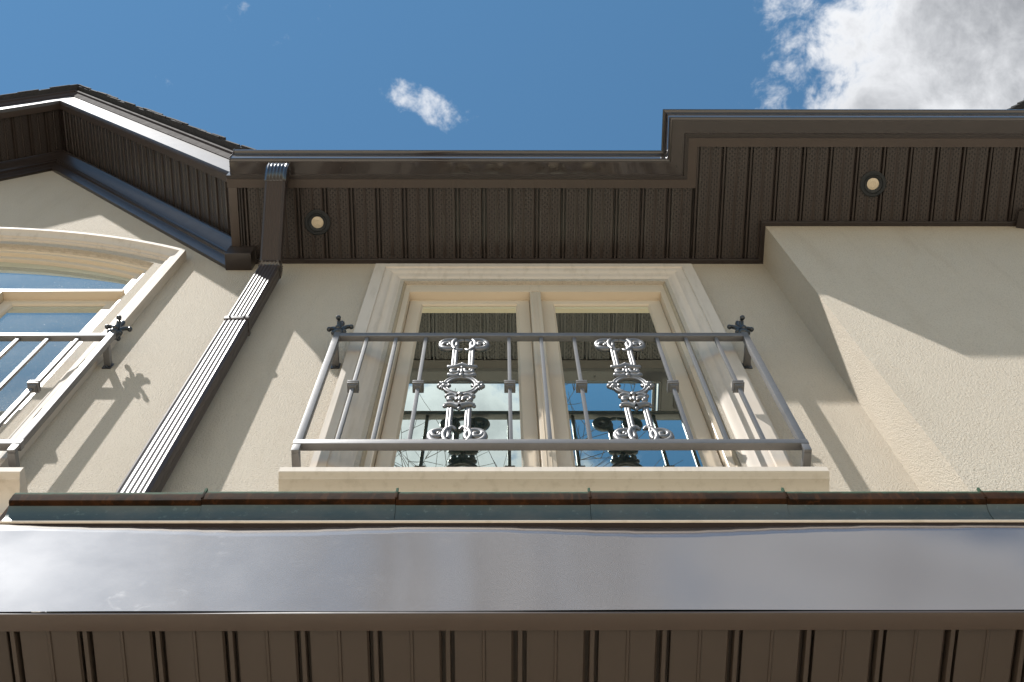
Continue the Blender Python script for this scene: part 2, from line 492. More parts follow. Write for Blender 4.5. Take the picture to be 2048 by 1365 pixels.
def casement(parent, x0, x1, z0, z1, glass):
    """one sash with its pane"""
    sweep('sash', [(x0, z0), (x0, z1), (x1, z1), (x1, z0)],
          [(0, .062), (.004, .058), (.056, .058), (.060, .061), (.064, .068), (.066, .068), (.066, .10), (0, .10)], 'xz', 'vinyl', parent, closed=True)
    bm = bmesh.new(); add_box(bm, (x0 + .063, .070, z0 + .063), (x1 - .063, .076, z1 - .063))
    link('pane', bm_mesh(bm, 'pane'), glass, parent)


def frame_bar(name, parent, lo, hi):
    box(name, lo, hi, 'vinyl', parent, .002)


FZ = 7.857                                            # underside of the frame head
win = empty('window', (0, 0, 0)); win.parent = house
tag(win, 'paired casement window behind the centre balcony')
sweep('casing', [(WL - CASW, 5.46), (WL - CASW, WT + CASW + .02), (WR + CASW, WT + CASW + .02), (WR + CASW, 5.46)], CAS, 'xz', 'cast_trim', win)
# frame: two jambs, head, bottom, mullion
sweep('window_frame', [(WL, WB), (WL, WT + .02), (WR, WT + .02), (WR, WB)],
      [(-.01, .020), (.034, .020), (.036, .022), (.036, .12), (-.01, .12)], 'xz', 'vinyl', win, closed=True)
box('frame_head', (WL + .034, .016, FZ), (WR - .034, .12, WT - .012), 'vinyl', win, .003)
sweep('sealant_bead', [(WL, 5.4), (WL, WT + .0195), (WR, WT + .0195), (WR, 5.4)], [(-.004, .004), (.006, .009), (.012, .021), (-.004, .022)], 'xz', 'caulk', win)
bm = bmesh.new(); add_box(bm, (.142, .014, 5.39), (.193, .12, FZ), .003)
for gx in (.1575, .1745):
    add_box(bm, (gx - .0012, .0115, 5.39), (gx + .0012, .0145, FZ + .05))
add_box(bm, (.147, .012, FZ + .001), (.188, .0165, WT - .03), .002)
link('mullion', bm_mesh(bm, 'mullion', sharp=40), 'vinyl', win)
casement(win, WL + .037, .141, 5.40, FZ - .002, 'glass')
casement(win, .194, WR - .037, 5.40, FZ - .002, 'glass')


def sill(parent, x0, x1):
    pts = [(.0, 5.49), (-.118, 5.482), (-.122, 5.478), (-.122, 5.446), (-.116, 5.440), (-.108, 5.438)]
    for i in range(9):
        a = i / 8 * pi / 2
        pts.append((-.030 - .072 * (1 - sin(a)), 5.432 - .085 * (1 - cos(a)) - .0))
    pts += [(-.026, 5.343), (-.026, 5.318), (-.02, 5.312), (0.02, 5.312), (.02, 5.49)]
    prism('sill', pts, 'x', x0, x1, 'cast_trim', parent)


sill(win, -.682, 1.017)

awin = empty('window', (0, 0, 0)); awin.parent = house
tag(awin, 'wide arched window under the gable')
op = [(GX - AHW, 5.46)] + list(reversed(arc_pts(AR, AHW))) + [(GX + AHW, 5.46)]
sweep('casing', op, CAS_ARCH, 'xz', 'cast_trim', awin)
ip = [(GX - AIW, WB)] + list(reversed(inner_arc)) + [(GX + AIW, WB)]
sweep('window_frame', ip, [(-.01, .026), (.020, .026), (.024, .034), (.044, .036), (.048, .05), (.048, .12), (-.01, .12)], 'xz', 'vinyl', awin, closed=True)
frame_bar('transom', awin, (GX - AIW + .044, .016, FZ), (GX + AIW - .044, .11, FZ + .045))
# fanlight above the transom
fl = [(x, z) for x, z in arc_pts(AIR - .046, AIW - .046) if z > FZ + .05]
fr_ = [(GX + AIW - .046, FZ + .046)] + fl + [(GX - AIW + .046, FZ + .046)]
sweep('fanlight_sash', fr_, [(0, .055), (.045, .055), (.052, .068), (.052, .10), (0, .10)], 'xz', 'vinyl', awin, closed=True, side=-1)
plate('pane', fr_, [], .074, .080, 'glass_dusty', awin)
n_c = 4; x0a = GX - AIW + .049; wid = (2 * AIW - .098 - .05 * (n_c - 1)) / n_c
for i in range(n_c):
    xa = x0a + i * (wid + .05)
    casement(awin, xa, xa + wid, 5.40, FZ - .002, 'glass_dusty')
    if i: frame_bar('mullion', awin, (xa - .049, .014, 5.39), (xa - .001, .11, FZ - .001))
sill(awin, GX - 1.54, GX + 1.54)

# ---- rooms behind the glass
bm = bmesh.new()
for lo, hi in (((-1.25, .23, 8.12), (1.30, 4.2, 8.2)), ((-1.3, .23, 5.2), (-1.25, 4.2, 8.2)), ((1.30, .23, 5.2), (1.35, 4.2, 8.2)), ((-1.3, 4.2, 5.2), (1.35, 4.25, 8.2)), ((-1.3, .23, 5.15), (1.35, 4.2, 5.2))):
    add_box(bm, lo, hi)
link('room', bm_mesh(bm, 'room'), 'room_paint', house)
for i in range(3):
    for j in range(2):
        bm = bmesh.new(); bmesh.ops.create_circle(bm, cap_ends=True, segments=20, radius=.05, matrix=Matrix.Translation((-.42 + .42 * i * 1.0, .75 + .7 * j, 8.117)))
        link('ceiling_lamp', bm_mesh(bm, 'ceiling_lamp'), 'room_dark', house)
bm = bmesh.new(); NC = 90; cr = []
for i in range(NC + 1):
    x = -.52 + .66 * i / NC; y = .17 + .018 * sin(x * 62) + .008 * sin(x * 23 + 1)
    cr.append((bm.verts.new((x, y, 5.3)), bm.verts.new((x, y, 8.10))))
for i in range(NC): bm.faces.new((cr[i][0], cr[i + 1][0], cr[i + 1][1], cr[i][1]))
link('added_fill_sheet', bm_mesh(bm, 'added_fill_sheet', sharp=60), 'added_fill_sheet', house)  # pale pleated sheet added behind the left pane to brighten it
bm = bmesh.new()
for lo, hi in (((-4.5, .23, 9.0), (-1.45, 4.2, 9.05)), ((-4.5, .23, 5.2), (-4.45, 4.2, 9.0)), ((-1.5, .23, 5.2), (-1.45, 4.2, 9.0)), ((-4.5, 4.2, 5.2), (-1.45, 4.25, 9.05)), ((-4.5, .23, 5.15), (-1.45, 4.2, 5.2))):
    add_box(bm, lo, hi)
link('room', bm_mesh(bm, 'room'), 'room_dark', house)

# ---- soffit panels: two flats with a small centre rib, a double groove between panels
PITCHX = .1337


def panel_profile(w):
    q = [(0, .003), (.0012, .004), (.0015, .021), (.0088, .021), (.009, -.003), (.010, -.005), (.0175, -.005), (.0185, -.003), (.0187, .021), (.0258, .021), (.026, .001), (.028, 0),
         (.0765, 0), (.078, -.0022), (.082, -.0022), (.0835, 0.0006), (.086, 0), (.131, 0), (.1327, .002), (.1337, .003)]
    return [(min(x, w), z) for x, z in q if x <= w + 1e-6] + ([(w, 0)] if w < .1336 else [])


PANEL_CACHE = {}


def panel_mesh(length, w, mat):
    key = (round(length, 4), round(w, 4), mat)
    if key not in PANEL_CACHE:
        bm = bmesh.new(); q = panel_profile(w)
        A = [bm.verts.new((x, 0, z)) for x, z in q]; B = [bm.verts.new((x, length, z)) for x, z in q]
        for i in range(len(q) - 1): bm.faces.new((A[i], B[i], B[i + 1], A[i + 1]))
        me = bm_mesh(bm, 'soffit_panel', recalc=False, sharp=30)
        me.materials.append(MATS[mat]); PANEL_CACHE[key] = me
    return PANEL_CACHE[key]


def put_panel(parent, x, y, z, length, w=PITCHX, mat='soffit_perforated', roty=0.0):
    o = bpy.data.objects.new('soffit_panel', panel_mesh(length, w, mat)); COL.objects.link(o)
    o.parent = parent; o.location = (x, y, z); o.rotation_euler = (0, roty, 0)
    return o


# backing above the flat soffit
eave = box('eave_soffit', (-1.33, -.425, ZS + .022), (4.2, .0, ZS + .05), 'soffit_plain', house)
XA0, STEPX = -1.327, .94
for kk in range(-9, 8):
    xk = -.094 + PITCHX * kk
    w = min(PITCHX, STEPX - .002 - xk + .03)
    put_panel(eave, xk, -.410, ZS, .410, min(PITCHX, w))
for kk in range(8, 11):
    put_panel(eave, -.094 + PITCHX * kk, -.622, ZS, .622)
for kk in range(11, 21):
    put_panel(eave, -.094 + PITCHX * kk, -.622, ZS, .43)
box('soffit_backing', (STEPX - .02, -.635, ZS + .0225), (4.2, -.426, ZS + .05), 'soffit_plain', house)
# trims round the flat soffit
TR = [(0, ZS - .009), (.044, ZS - .009), (.044, ZS + .002), (0, ZS + .012)]
sweep('soffit_trim', [(-1.372, -.433), (STEPX, -.433), (STEPX, -.643), (2.70, -.643)], TR, 'xy', 'trim_metal', house, side=-1)
box('soffit_trim', (-1.366, -.3885, ZS - .010), (-1.322, -.02, ZS + .010), 'trim_metal', house, .001)
for i in range(2):
    box('channel_rib', (-1.318 + .013 * i, -.390, ZS - .003), (-1.311 + .013 * i, -.02, ZS + .005), 'brown_metal', house)
FR = [(0, ZS - .030), (.020, ZS - .030), (.023, ZS - .027), (.023, ZS - .004), (0, ZS - .002)]
sweep('wall_channel', [(-1.24, 0), (BAYX, 0), (BAYX, BAYY), (2.70, BAYY)], FR, 'xy', 'brown_metal', house)

# fascia boards behind the gutters
sweep('fascia', [(-1.372, -.434), (STEPX, -.434), (STEPX, -.644), (4.2, -.644)], [(0, ZS - .008), (-.018, ZS - .008), (-.018, ZS + .16), (0, ZS + .16)], 'xy', 'brown_metal', house, side=-1)

# ---- gable: sloped soffit, frieze moulding, rake fascia, shingles
SOFA = 11.0                                            # soffit apex
ANG = math.atan(GP)
RAKE_Y = -.40


def slope_pt(sgn, s):
    return GX + sgn * s * cos(ANG), SOFA - s * sin(ANG)


LSL = (GABLE_END + .03 - GX) / cos(ANG)
gs = bmesh.new()
for sgn in (-1, 1):
    q = []
    for s in (0, LSL):
        x, z = slope_pt(sgn, s)
        q.append((x, z))
    vs_ = [gs.verts.new(c) for c in ((q[0][0], RAKE_Y, q[0][1] + .04), (q[1][0], RAKE_Y, q[1][1] + .04), (q[1][0], 0, q[1][1] + .04), (q[0][0], 0, q[0][1] + .04))]
    gs.faces.new(vs_)
gable_soffit = link('gable_soffit', bm_mesh(gs, 'gable_soffit'), 'soffit_plain', house)
npan = int(LSL / PITCHX)
for sgn in (-1, 1):
    for i in range(npan + 1):
        s = .02 + i * PITCHX
        w = min(PITCHX, LSL - s)
        if w < .03: continue
        if sgn > 0:
            x, z = slope_pt(1, s); put_panel(gable_soffit, x, RAKE_Y + .01, z, -RAKE_Y - .01, w, roty=ANG)
        else:
            x, z = slope_pt(-1, s + w); put_panel(gable_soffit, x, RAKE_Y + .01, z, -RAKE_Y - .01, w, roty=-ANG)
# apex joint cover
prism('ridge_channel', [(GX - .014, SOFA - .034), (GX, SOFA - .012), (GX + .014, SOFA - .034), (GX + .02, SOFA - .03), (GX, SOFA + .002), (GX - .02, SOFA - .03)], 'y', RAKE_Y + .01, -.005, 'brown_metal', house)


def rake_path(top, x_end=GABLE_END):
    return [(2 * GX - x_end, gz(x_end, top)), (GX, top), (x_end, gz(x_end, top))]


# frieze moulding against the wall (n measured outward-up from the lower edge)
MO = [(0, .004), (0, -.018), (.004, -.021), (.052, -.034), (.056, -.048), (.066, -.050), (.070, -.056), (.140, -.082), (.146, -.088), (.160, -.088), (.164, -.084), (.172, .004)]
sweep('frieze_moulding', rake_path(10.66, -1.378), MO, 'xz', 'brown_metal', house, side=-1)
box('moulding_return', (-1.376, -.0875, ZS - .155), (-1.245, 0.003, ZS + .006), 'brown_metal', house, .003)
# rake fascia: sheet with a drip leg, gently dented
RF = [(0, RAKE_Y + .03), (0, RAKE_Y - .018), (.004, RAKE_Y - .024), (.140, RAKE_Y - .020), (.142, RAKE_Y + .03)]
RD = [(.1405, RAKE_Y + .03), (.1405, RAKE_Y - .024), (.150, RAKE_Y - .028), (.185, RAKE_Y - .034), (.190, RAKE_Y - .044), (.205, RAKE_Y - .046), (.206, RAKE_Y + .03)]
sweep('drip_edge', rake_path(SOFA - .03, GABLE_END - .012), RD, 'xz', 'drip_metal', house, side=-1)
sweep('rake_fascia', rake_path(SOFA - .03, GABLE_END - .012), RF, 'xz', 'rake_metal', house, side=-1)
RT = [(0, RAKE_Y - .002), (0, RAKE_Y + .036), (.010, RAKE_Y + .036), (.010, RAKE_Y - .002)]
sweep('soffit_trim', rake_path(SOFA - .031, GABLE_END - .012), RT, 'xz', 'trim_metal', house, side=-1)
# end closure where the sloped soffit meets the level one
box('closure', (GABLE_END + .002, -.425, ZS + .012), (GABLE_END + .02, 0, gz(GABLE_END, SOFA) + .1), 'brown_metal', house)

# roofs
ROOFZ = SOFA + .345
roof = empty('roof', (0, 0, 0)); roof.parent = house
GE2 = -1.30
prism('roof_deck', [(2 * GX - GE2, gz(GE2, ROOFZ)), (GX, ROOFZ), (GE2, gz(GE2, ROOFZ)), (GE2, gz(GE2, ROOFZ + .03)), (GX, ROOFZ + .03), (2 * GX - GE2, gz(GE2, ROOFZ + .03))],
      'y', -.436, 7.2, 'shingle', roof)
prism('roof_deck', [(-.52, ZS + .135), (3.4, ZS + .135 + 3.9), (7.3, ZS + .135), (7.3, ZS + .165), (3.4, ZS + .165 + 3.9), (-.52, ZS + .165)], 'x', -1.29, 4.6, 'shingle', roof)
# shingle courses showing along the rake edge
bm = bmesh.new(); add_box(bm, (0, -.030, 0), (.165, .30, .012)); shing = bm_mesh(bm, 'shingle'); shing.materials.append(MATS['shingle'])
for sgn in (-1, 1):
    L = (GE2 - GX) / cos(ANG); n = int(L / .14)
    for i in range(n):
        for lay in range(2):
            s = i * .14 + .07 * lay + random.uniform(-.008, .008)
            if s + .17 > L: continue
            o = bpy.data.objects.new('shingle', shing); COL.objects.link(o); o.parent = roof
            off = .030 + .010 * lay
            x = GX + sgn * s * cos(ANG); z = ROOFZ - s * sin(ANG) + off / cos(ANG)
            dy = random.uniform(-.012, .008)
            tl = radians(2.6)
            if sgn > 0:
                o.location = (x, -.436 + dy, z + .006); o.rotation_euler = (0, ANG - tl, 0)
            else:
                o.scale = (-1, 1, 1); o.location = (x, -.436 + dy, z + .006); o.rotation_euler = (0, -ANG + tl, 0)
# ridge caps
for i in range(6):
    y0 = -.47 + i * .14
    prism('ridge_cap', [(GX - .12, ROOFZ - .10), (GX, ROOFZ + .085), (GX + .12, ROOFZ - .10), (GX + .12, ROOFZ - .085), (GX, ROOFZ + .10), (GX - .12, ROOFZ - .085)], 'y', y0, y0 + .155 - .0 * i, 'shingle', roof)

# ---- second gable just right of the picture edge: its lower rake shows
RG0, RGY = 2.72, -.66


def rgz(x, off): return ZS + off + GP * (x - RG0)


for i in range(16):
    s = i * PITCHX
    x = RG0 + s * cos(ANG); z = ZS + .03 + s * sin(ANG)
    put_panel(gable_soffit, x, RGY + .01, z, -RGY - .21, PITCHX, roty=-ANG)
sweep('rake_fascia', [(RG0 - .02, rgz(RG0 - .02, -.02)), (RG0 + 1.5, rgz(RG0 + 1.5, -.02))], [(n, y - .255) for n, y in RF], 'xz', 'rake_metal', house, side=-1)
sweep('drip_edge', [(RG0 - .02, rgz(RG0 - .02, -.02)), (RG0 + 1.5, rgz(RG0 + 1.5, -.02))], [(n, y - .255) for n, y in RD], 'xz', 'drip_metal', house, side=-1)
prism('roof_deck', [(RG0 - .1, rgz(RG0 - .1, .40)), (RG0 + 1.6, rgz(RG0 + 1.6, .40)), (RG0 + 1.6, rgz(RG0 + 1.6, .44)), (RG0 - .1, rgz(RG0 - .1, .44))], 'y', -.70, 4.0, 'shingle', roof)
for i in range(14):
    s = i * .14 + random.uniform(-.01, .01); x = RG0 - .08 + (s + .17) * cos(ANG); z = rgz(RG0 - .08, .44) + (s + .17) * sin(ANG)
    o = bpy.data.objects.new('shingle', shing); COL.objects.link(o); o.parent = roof
    o.scale = (-1, 1, 1); o.location = (x, -.70 + random.uniform(-.012, .008), z + .012); o.rotation_euler = (0, -ANG + radians(2.6), 0)
sweep('frieze_moulding', [(RG0 + .03, rgz(RG0 + .03, -.20)), (RG0 + 1.5, rgz(RG0 + 1.5, -.20))], [(n, y - .199) for n, y in MO], 'xz', 'brown_metal', house, side=-1)
box('moulding_return', (RG0 + .0, -.262, ZS - .09), (RG0 + .12, BAYY - .001, ZS - .014), 'trim_metal', house, .003)
box('closure', (2.70, -.640, ZS - .004), (2.72, BAYY + .003, ZS + .3), 'brown_metal', house)

# ------------------------------------------------------------------ gutter
gut = empty('gutter', (0, -.435, ZS + .012))
tag(gut, 'dark brown roof gutter along the level eave with a stepped corner', 'gutter')
GZ = ZS + .012
KO = [(0, .10), (0, .001), (.002, 0), (.081, 0)]
KO += [(.0850 + .0140 * sin(a), .0030 + .015 * (1 - cos(a))) for a in [i * pi / 2 / 9 for i in range(10)]]
KO += [(.0991, .045), (.0991, .080)]
KO += [(.0990 + .017 * (1 - cos(a)), .103 + .015 * sin(a)) for a in [i * pi / 2 / 8 for i in range(9)]]
KO += [(.1175, .121), (.1175, .133), (.115, .1355)]
KP = KO + [(.104, .1355), (.104, .132), (.112, .129), (.097, .112), (.0965, .045), (.092, .018), (.078, .004), (.004, .003), (.003, .10)]


def to_gut(o):
    o.parent = gut; o.matrix_parent_inverse = Matrix.Translation(gut.location).inverted(); return o


FY = -.4355


def gutter_run(path):
    return to_gut(sweep('gutter_run', path, [(n, GZ + z) for n, z in KP], 'xy', 'gutter_metal', None, side=1, sharp=14))


full = [(-1.352, FY), (STEPX - .0015, FY), (STEPX - .0015, FY - .21), (4.2, FY - .21)]
gutter_run(full)
to_gut(prism('end_cap', [(FY - n, GZ + z) for n, z in KO[1:]] + [(FY, GZ + .1355)], 'x', -1.356, -1.3525, 'gutter_metal'))
# crimped bead and rivets round the end cap
bm = bmesh.new()
for n, z in [(.004, .004), (.03, .003), (.056, .003), (.081, .004), (.092, .006), (.0985, .015), (.100, .040), (.100, .068), (.100, .095), (.108, .115), (.1165, .129)]:
    add_ball(bm, (-1.354, FY - n - .001, GZ + z - .001), .0042, u=8, v=5)
to_gut(link('crimp', bm_mesh(bm, 'crimp', sharp=60), 'gutter_metal'))
for x, y in ((-.80, FY - .05), (-.15, FY - .04), (.5, FY - .052), (1.02, FY - .16), (.885, FY - .06)):
    bm = bmesh.new(); add_ball(bm, (x, y, GZ - .0005), .005, 1, 1, .4, 8, 5)
    to_gut(link('rivet', bm_mesh(bm, 'rivet', sharp=60), 'brown_metal'))

# ------------------------------------------------------------------ downspout
ds = empty('downspout', (-1.106, -.05, 3.2))
tag(ds, 'ribbed dark brown downspout running from the gutter down the wall between the windows', 'downspout')
DX = -1.106


def to_ds(o):
    o.parent = ds; o.matrix_parent_inverse = Matrix.Translation(ds.location).inverted(); return o


def spout_section(w=.100, d=.074, ribs=5):
    """cross-section (a across, b outwards): ribbed front and back, smooth sides with one flute"""
    pts = []
    hw, hd = w / 2, d / 2
    def face(x0, y0, x1, y1, n):
        L = Vector((x1 - x0, y1 - y0)); nrm = Vector((L.y, -L.x)).normalized()
        rr = .10
        steps = n * 4
        for i in range(steps + 1):
            t = rr + (1 - 2 * rr) * i / steps
            dpt = -.0034 * (.5 - .5 * cos(2 * pi * n * i / steps))
            q = Vector((x0, y0)) + L * t + nrm * dpt
            pts.append((q.x, q.y))
    face(-hw, hd, hw, hd, ribs) if False else None
    face(hw, hd, -hw, hd, ribs)        # outward face
    face(-hw, hd, -hw, -hd, 2)
    face(-hw, -hd, hw, -hd, ribs)
    face(hw, -hd, hw, hd, 2)
    return pts


def spout(name, path, crimp=None, scale=None):
    """path of (y, z) centre points; section swept with proper turning"""
    bm = bmesh.new(); rings = []; sec = spout_section(); n = len(path)
    for i, (y, z) in enumerate(path):
        a = path[max(i - 1, 0)]; b = path[min(i + 1, n - 1)]
        t = Vector((b[0] - a[0], b[1] - a[1])).normalized()
        outv = Vector((t.y, -t.x))                     # outward side of a pipe running downwards
        s = scale[i] if scale else 1.0
        rings.append([bm.verts.new((DX + p * s, y + outv.x * q * s, z + outv.y * q * s)) for p, q in sec])
    M = len(sec)
    for i in range(n - 1):
        for j in range(M): bm.faces.new((rings[i][j], rings[i][(j + 1) % M], rings[i + 1][(j + 1) % M], rings[i + 1][j]))
    bm.faces.new(rings[0]); bm.faces.new(rings[-1])
    return to_ds(link(name, bm_mesh(bm, name, sharp=50), 'gutter_metal' if name == 'elbow' else 'spout_metal'))


def bend(p0, d0, d1, r, n=14):
    """points of a bend starting at p0, turning from direction d0 to d1 with radius r"""
    a0, a1 = atan2(d0[1], d0[0]), atan2(d1[1], d1[0])
    da = (a1 - a0 + pi) % (2 * pi) - pi
    pts = [p0]; y, z = p0
    st = r * abs(da) / n
    for i in range(n):
        a = a0 + da * (i + .5) / n
        y += cos(a) * st; z += sin(a) * st; pts.append((y, z))
    return pts


dn = (0, -1)
sl = Vector((.365, -.290)).normalized(); sl = (sl.x, sl.y)
e1 = bend((FY - .043, GZ - .034), dn, sl, .125, 22)
scl = [1.0 + (.05 if i % 2 else 0.0) + .02 + .06 * max(0, 1 - i / 12) for i in range(len(e1))]
spout('elbow', [(FY - .043, GZ + .006), (FY - .043, GZ - .015)] + e1, scale=[1.10, 1.10] + scl)
# straight offset piece
p1 = e1[-1]
e2_start = (-.100, p1[1] + (-.100 - p1[0]) * sl[1] / sl[0])
spout('offset_pipe', [p1, (p1[0] + sl[0] * .1, p1[1] + sl[1] * .1), e2_start], scale=[.985, .985, .985])
e2 = bend(e2_start, sl, dn, .075, 18)
spout('elbow', e2, scale=[1.0 + (.055 if i % 2 else 0.0) + .015 for i in range(len(e2))])
pz = e2[-1]
spout('pipe', [pz, (pz[0], 7.05)], scale=[.985, .985])
spout('pipe', [(pz[0], 7.07), (pz[0], 3.2)], scale=[1.01, 1.01])
PY = pz[0]
bm = bmesh.new(); add_box(bm, (DX - .0512, PY - .0400, 7.035), (DX + .0512, PY + .0390, 7.068), .001)
for s in (-.03, .03): add_ball(bm, (DX + s, PY - .041, 7.052), .005, u=8, v=5)
to_ds(link('strap', bm_mesh(bm, 'strap', sharp=40), 'spout_metal'))

# ------------------------------------------------------------------ recessed soffit lights


def soffit_light(x, y, label):
    t = empty('soffit_light', (x, y, ZS))
    tag(t, label, 'soffit light', 'round lights set in the eave soffit')
    def lathe(name, prof, mat, seg=40):
        bm = bmesh.new(); rings = [[bm.verts.new((r * cos(2 * pi * s / seg), r * sin(2 * pi * s / seg), z)) for s in range(seg)] for r, z in prof]
        for i in range(len(prof) - 1):
            for s in range(seg): bm.faces.new((rings[i][s], rings[i][(s + 1) % seg], rings[i + 1][(s + 1) % seg], rings[i + 1][s]))
        if prof[-1][0] < .03: bm.faces.new(rings[-1])
        return link(name, bm_mesh(bm, name, sharp=30), mat, t)
    lathe('trim_ring', [(.066, .0), (.066, -.008), (.062, -.011), (.049, -.011), (.048, -.006), (.046, -.006), (.045, -.010), (.041, -.010), (.031, -.006), (.0305, -.002)], 'lamp_black')
    lathe('lens', [(.0305, -.004), (.024, -.006), (.013, -.007), (.012, -.0055), (.004, -.0055)], 'lamp_lens')
    return t


soffit_light(-.926, -.21, 'round black soffit light beside the top of the downspout')
soffit_light(1.879, -.411, 'round black soffit light above the projecting bay wall')

# ------------------------------------------------------------------ balcony railings
RY = -.100                                             # railing plane
BAR_W = .0132


def finial_mesh():
    bm = bmesh.new()
    add_ball(bm, (0, 0, .004), .021, 1, 1, .8)
    add_tube(bm, [(0, 0, .0), (0, 0, .05)], [.011, .008], 8)
    for k in range(4):
        a = k * pi / 2
        ca, sa = cos(a), sin(a)
        pts = []; rr = []
        for i in range(9):
            t = i / 8
            r = .004 + .036 * t; z = .046 + .034 * sin(t * 2.1) - .004 * t
            pts.append((ca * r, sa * r, z)); rr.append(.0095 - .0022 * t)
        add_tube(bm, pts, rr, 8); add_ball(bm, (ca * .041, sa * .041, .0715), .0098, 1, 1, 1.1)
        add_ball(bm, (ca * .018, sa * .018, .018), .011)
    add_tube(bm, [(0, 0, .05), (0, 0, .085), (0, 0, .105), (0, 0, .125), (0, 0, .145), (0, 0, .160)], [.009, .007, .0105, .0125, .008, .0025], 10)
    return bm_mesh(bm, 'finial', sharp=60)


def collar_mesh():
    bm = bmesh.new()
    add_box(bm, (-.0155, -.0155, -.022), (.0155, .0155, .022), .001)
    add_box(bm, (-.0205, -.0205, .008), (.0205, .0205, .017), .0015)
    add_box(bm, (-.0205, -.0205, -.010), (.0205, .0205, -.001), .0015)
    add_box(bm, (-.0130, -.0130, -.027), (.0130, .0130, .027), .001)
    return bm_mesh(bm, 'collar', sharp=40)


def scroll_pts(cx, cz, r0, r1, a0, turns, sx=1, n=22, dy=0.0):
    return [(cx + sx * (r0 + (r1 - r0) * i / n) * cos(a0 + 2 * pi * turns * i / n), dy * i / n, cz + (r0 + (r1 - r0) * i / n) * sin(a0 + 2 * pi * turns * i / n)) for i in range(n + 1)]


def ot(bm, pts, rad, seg=8):
    k_ = 1.5
    add_tube(bm, pts, [r * k_ for r in rad] if hasattr(rad, '__len__') else rad * k_, seg)


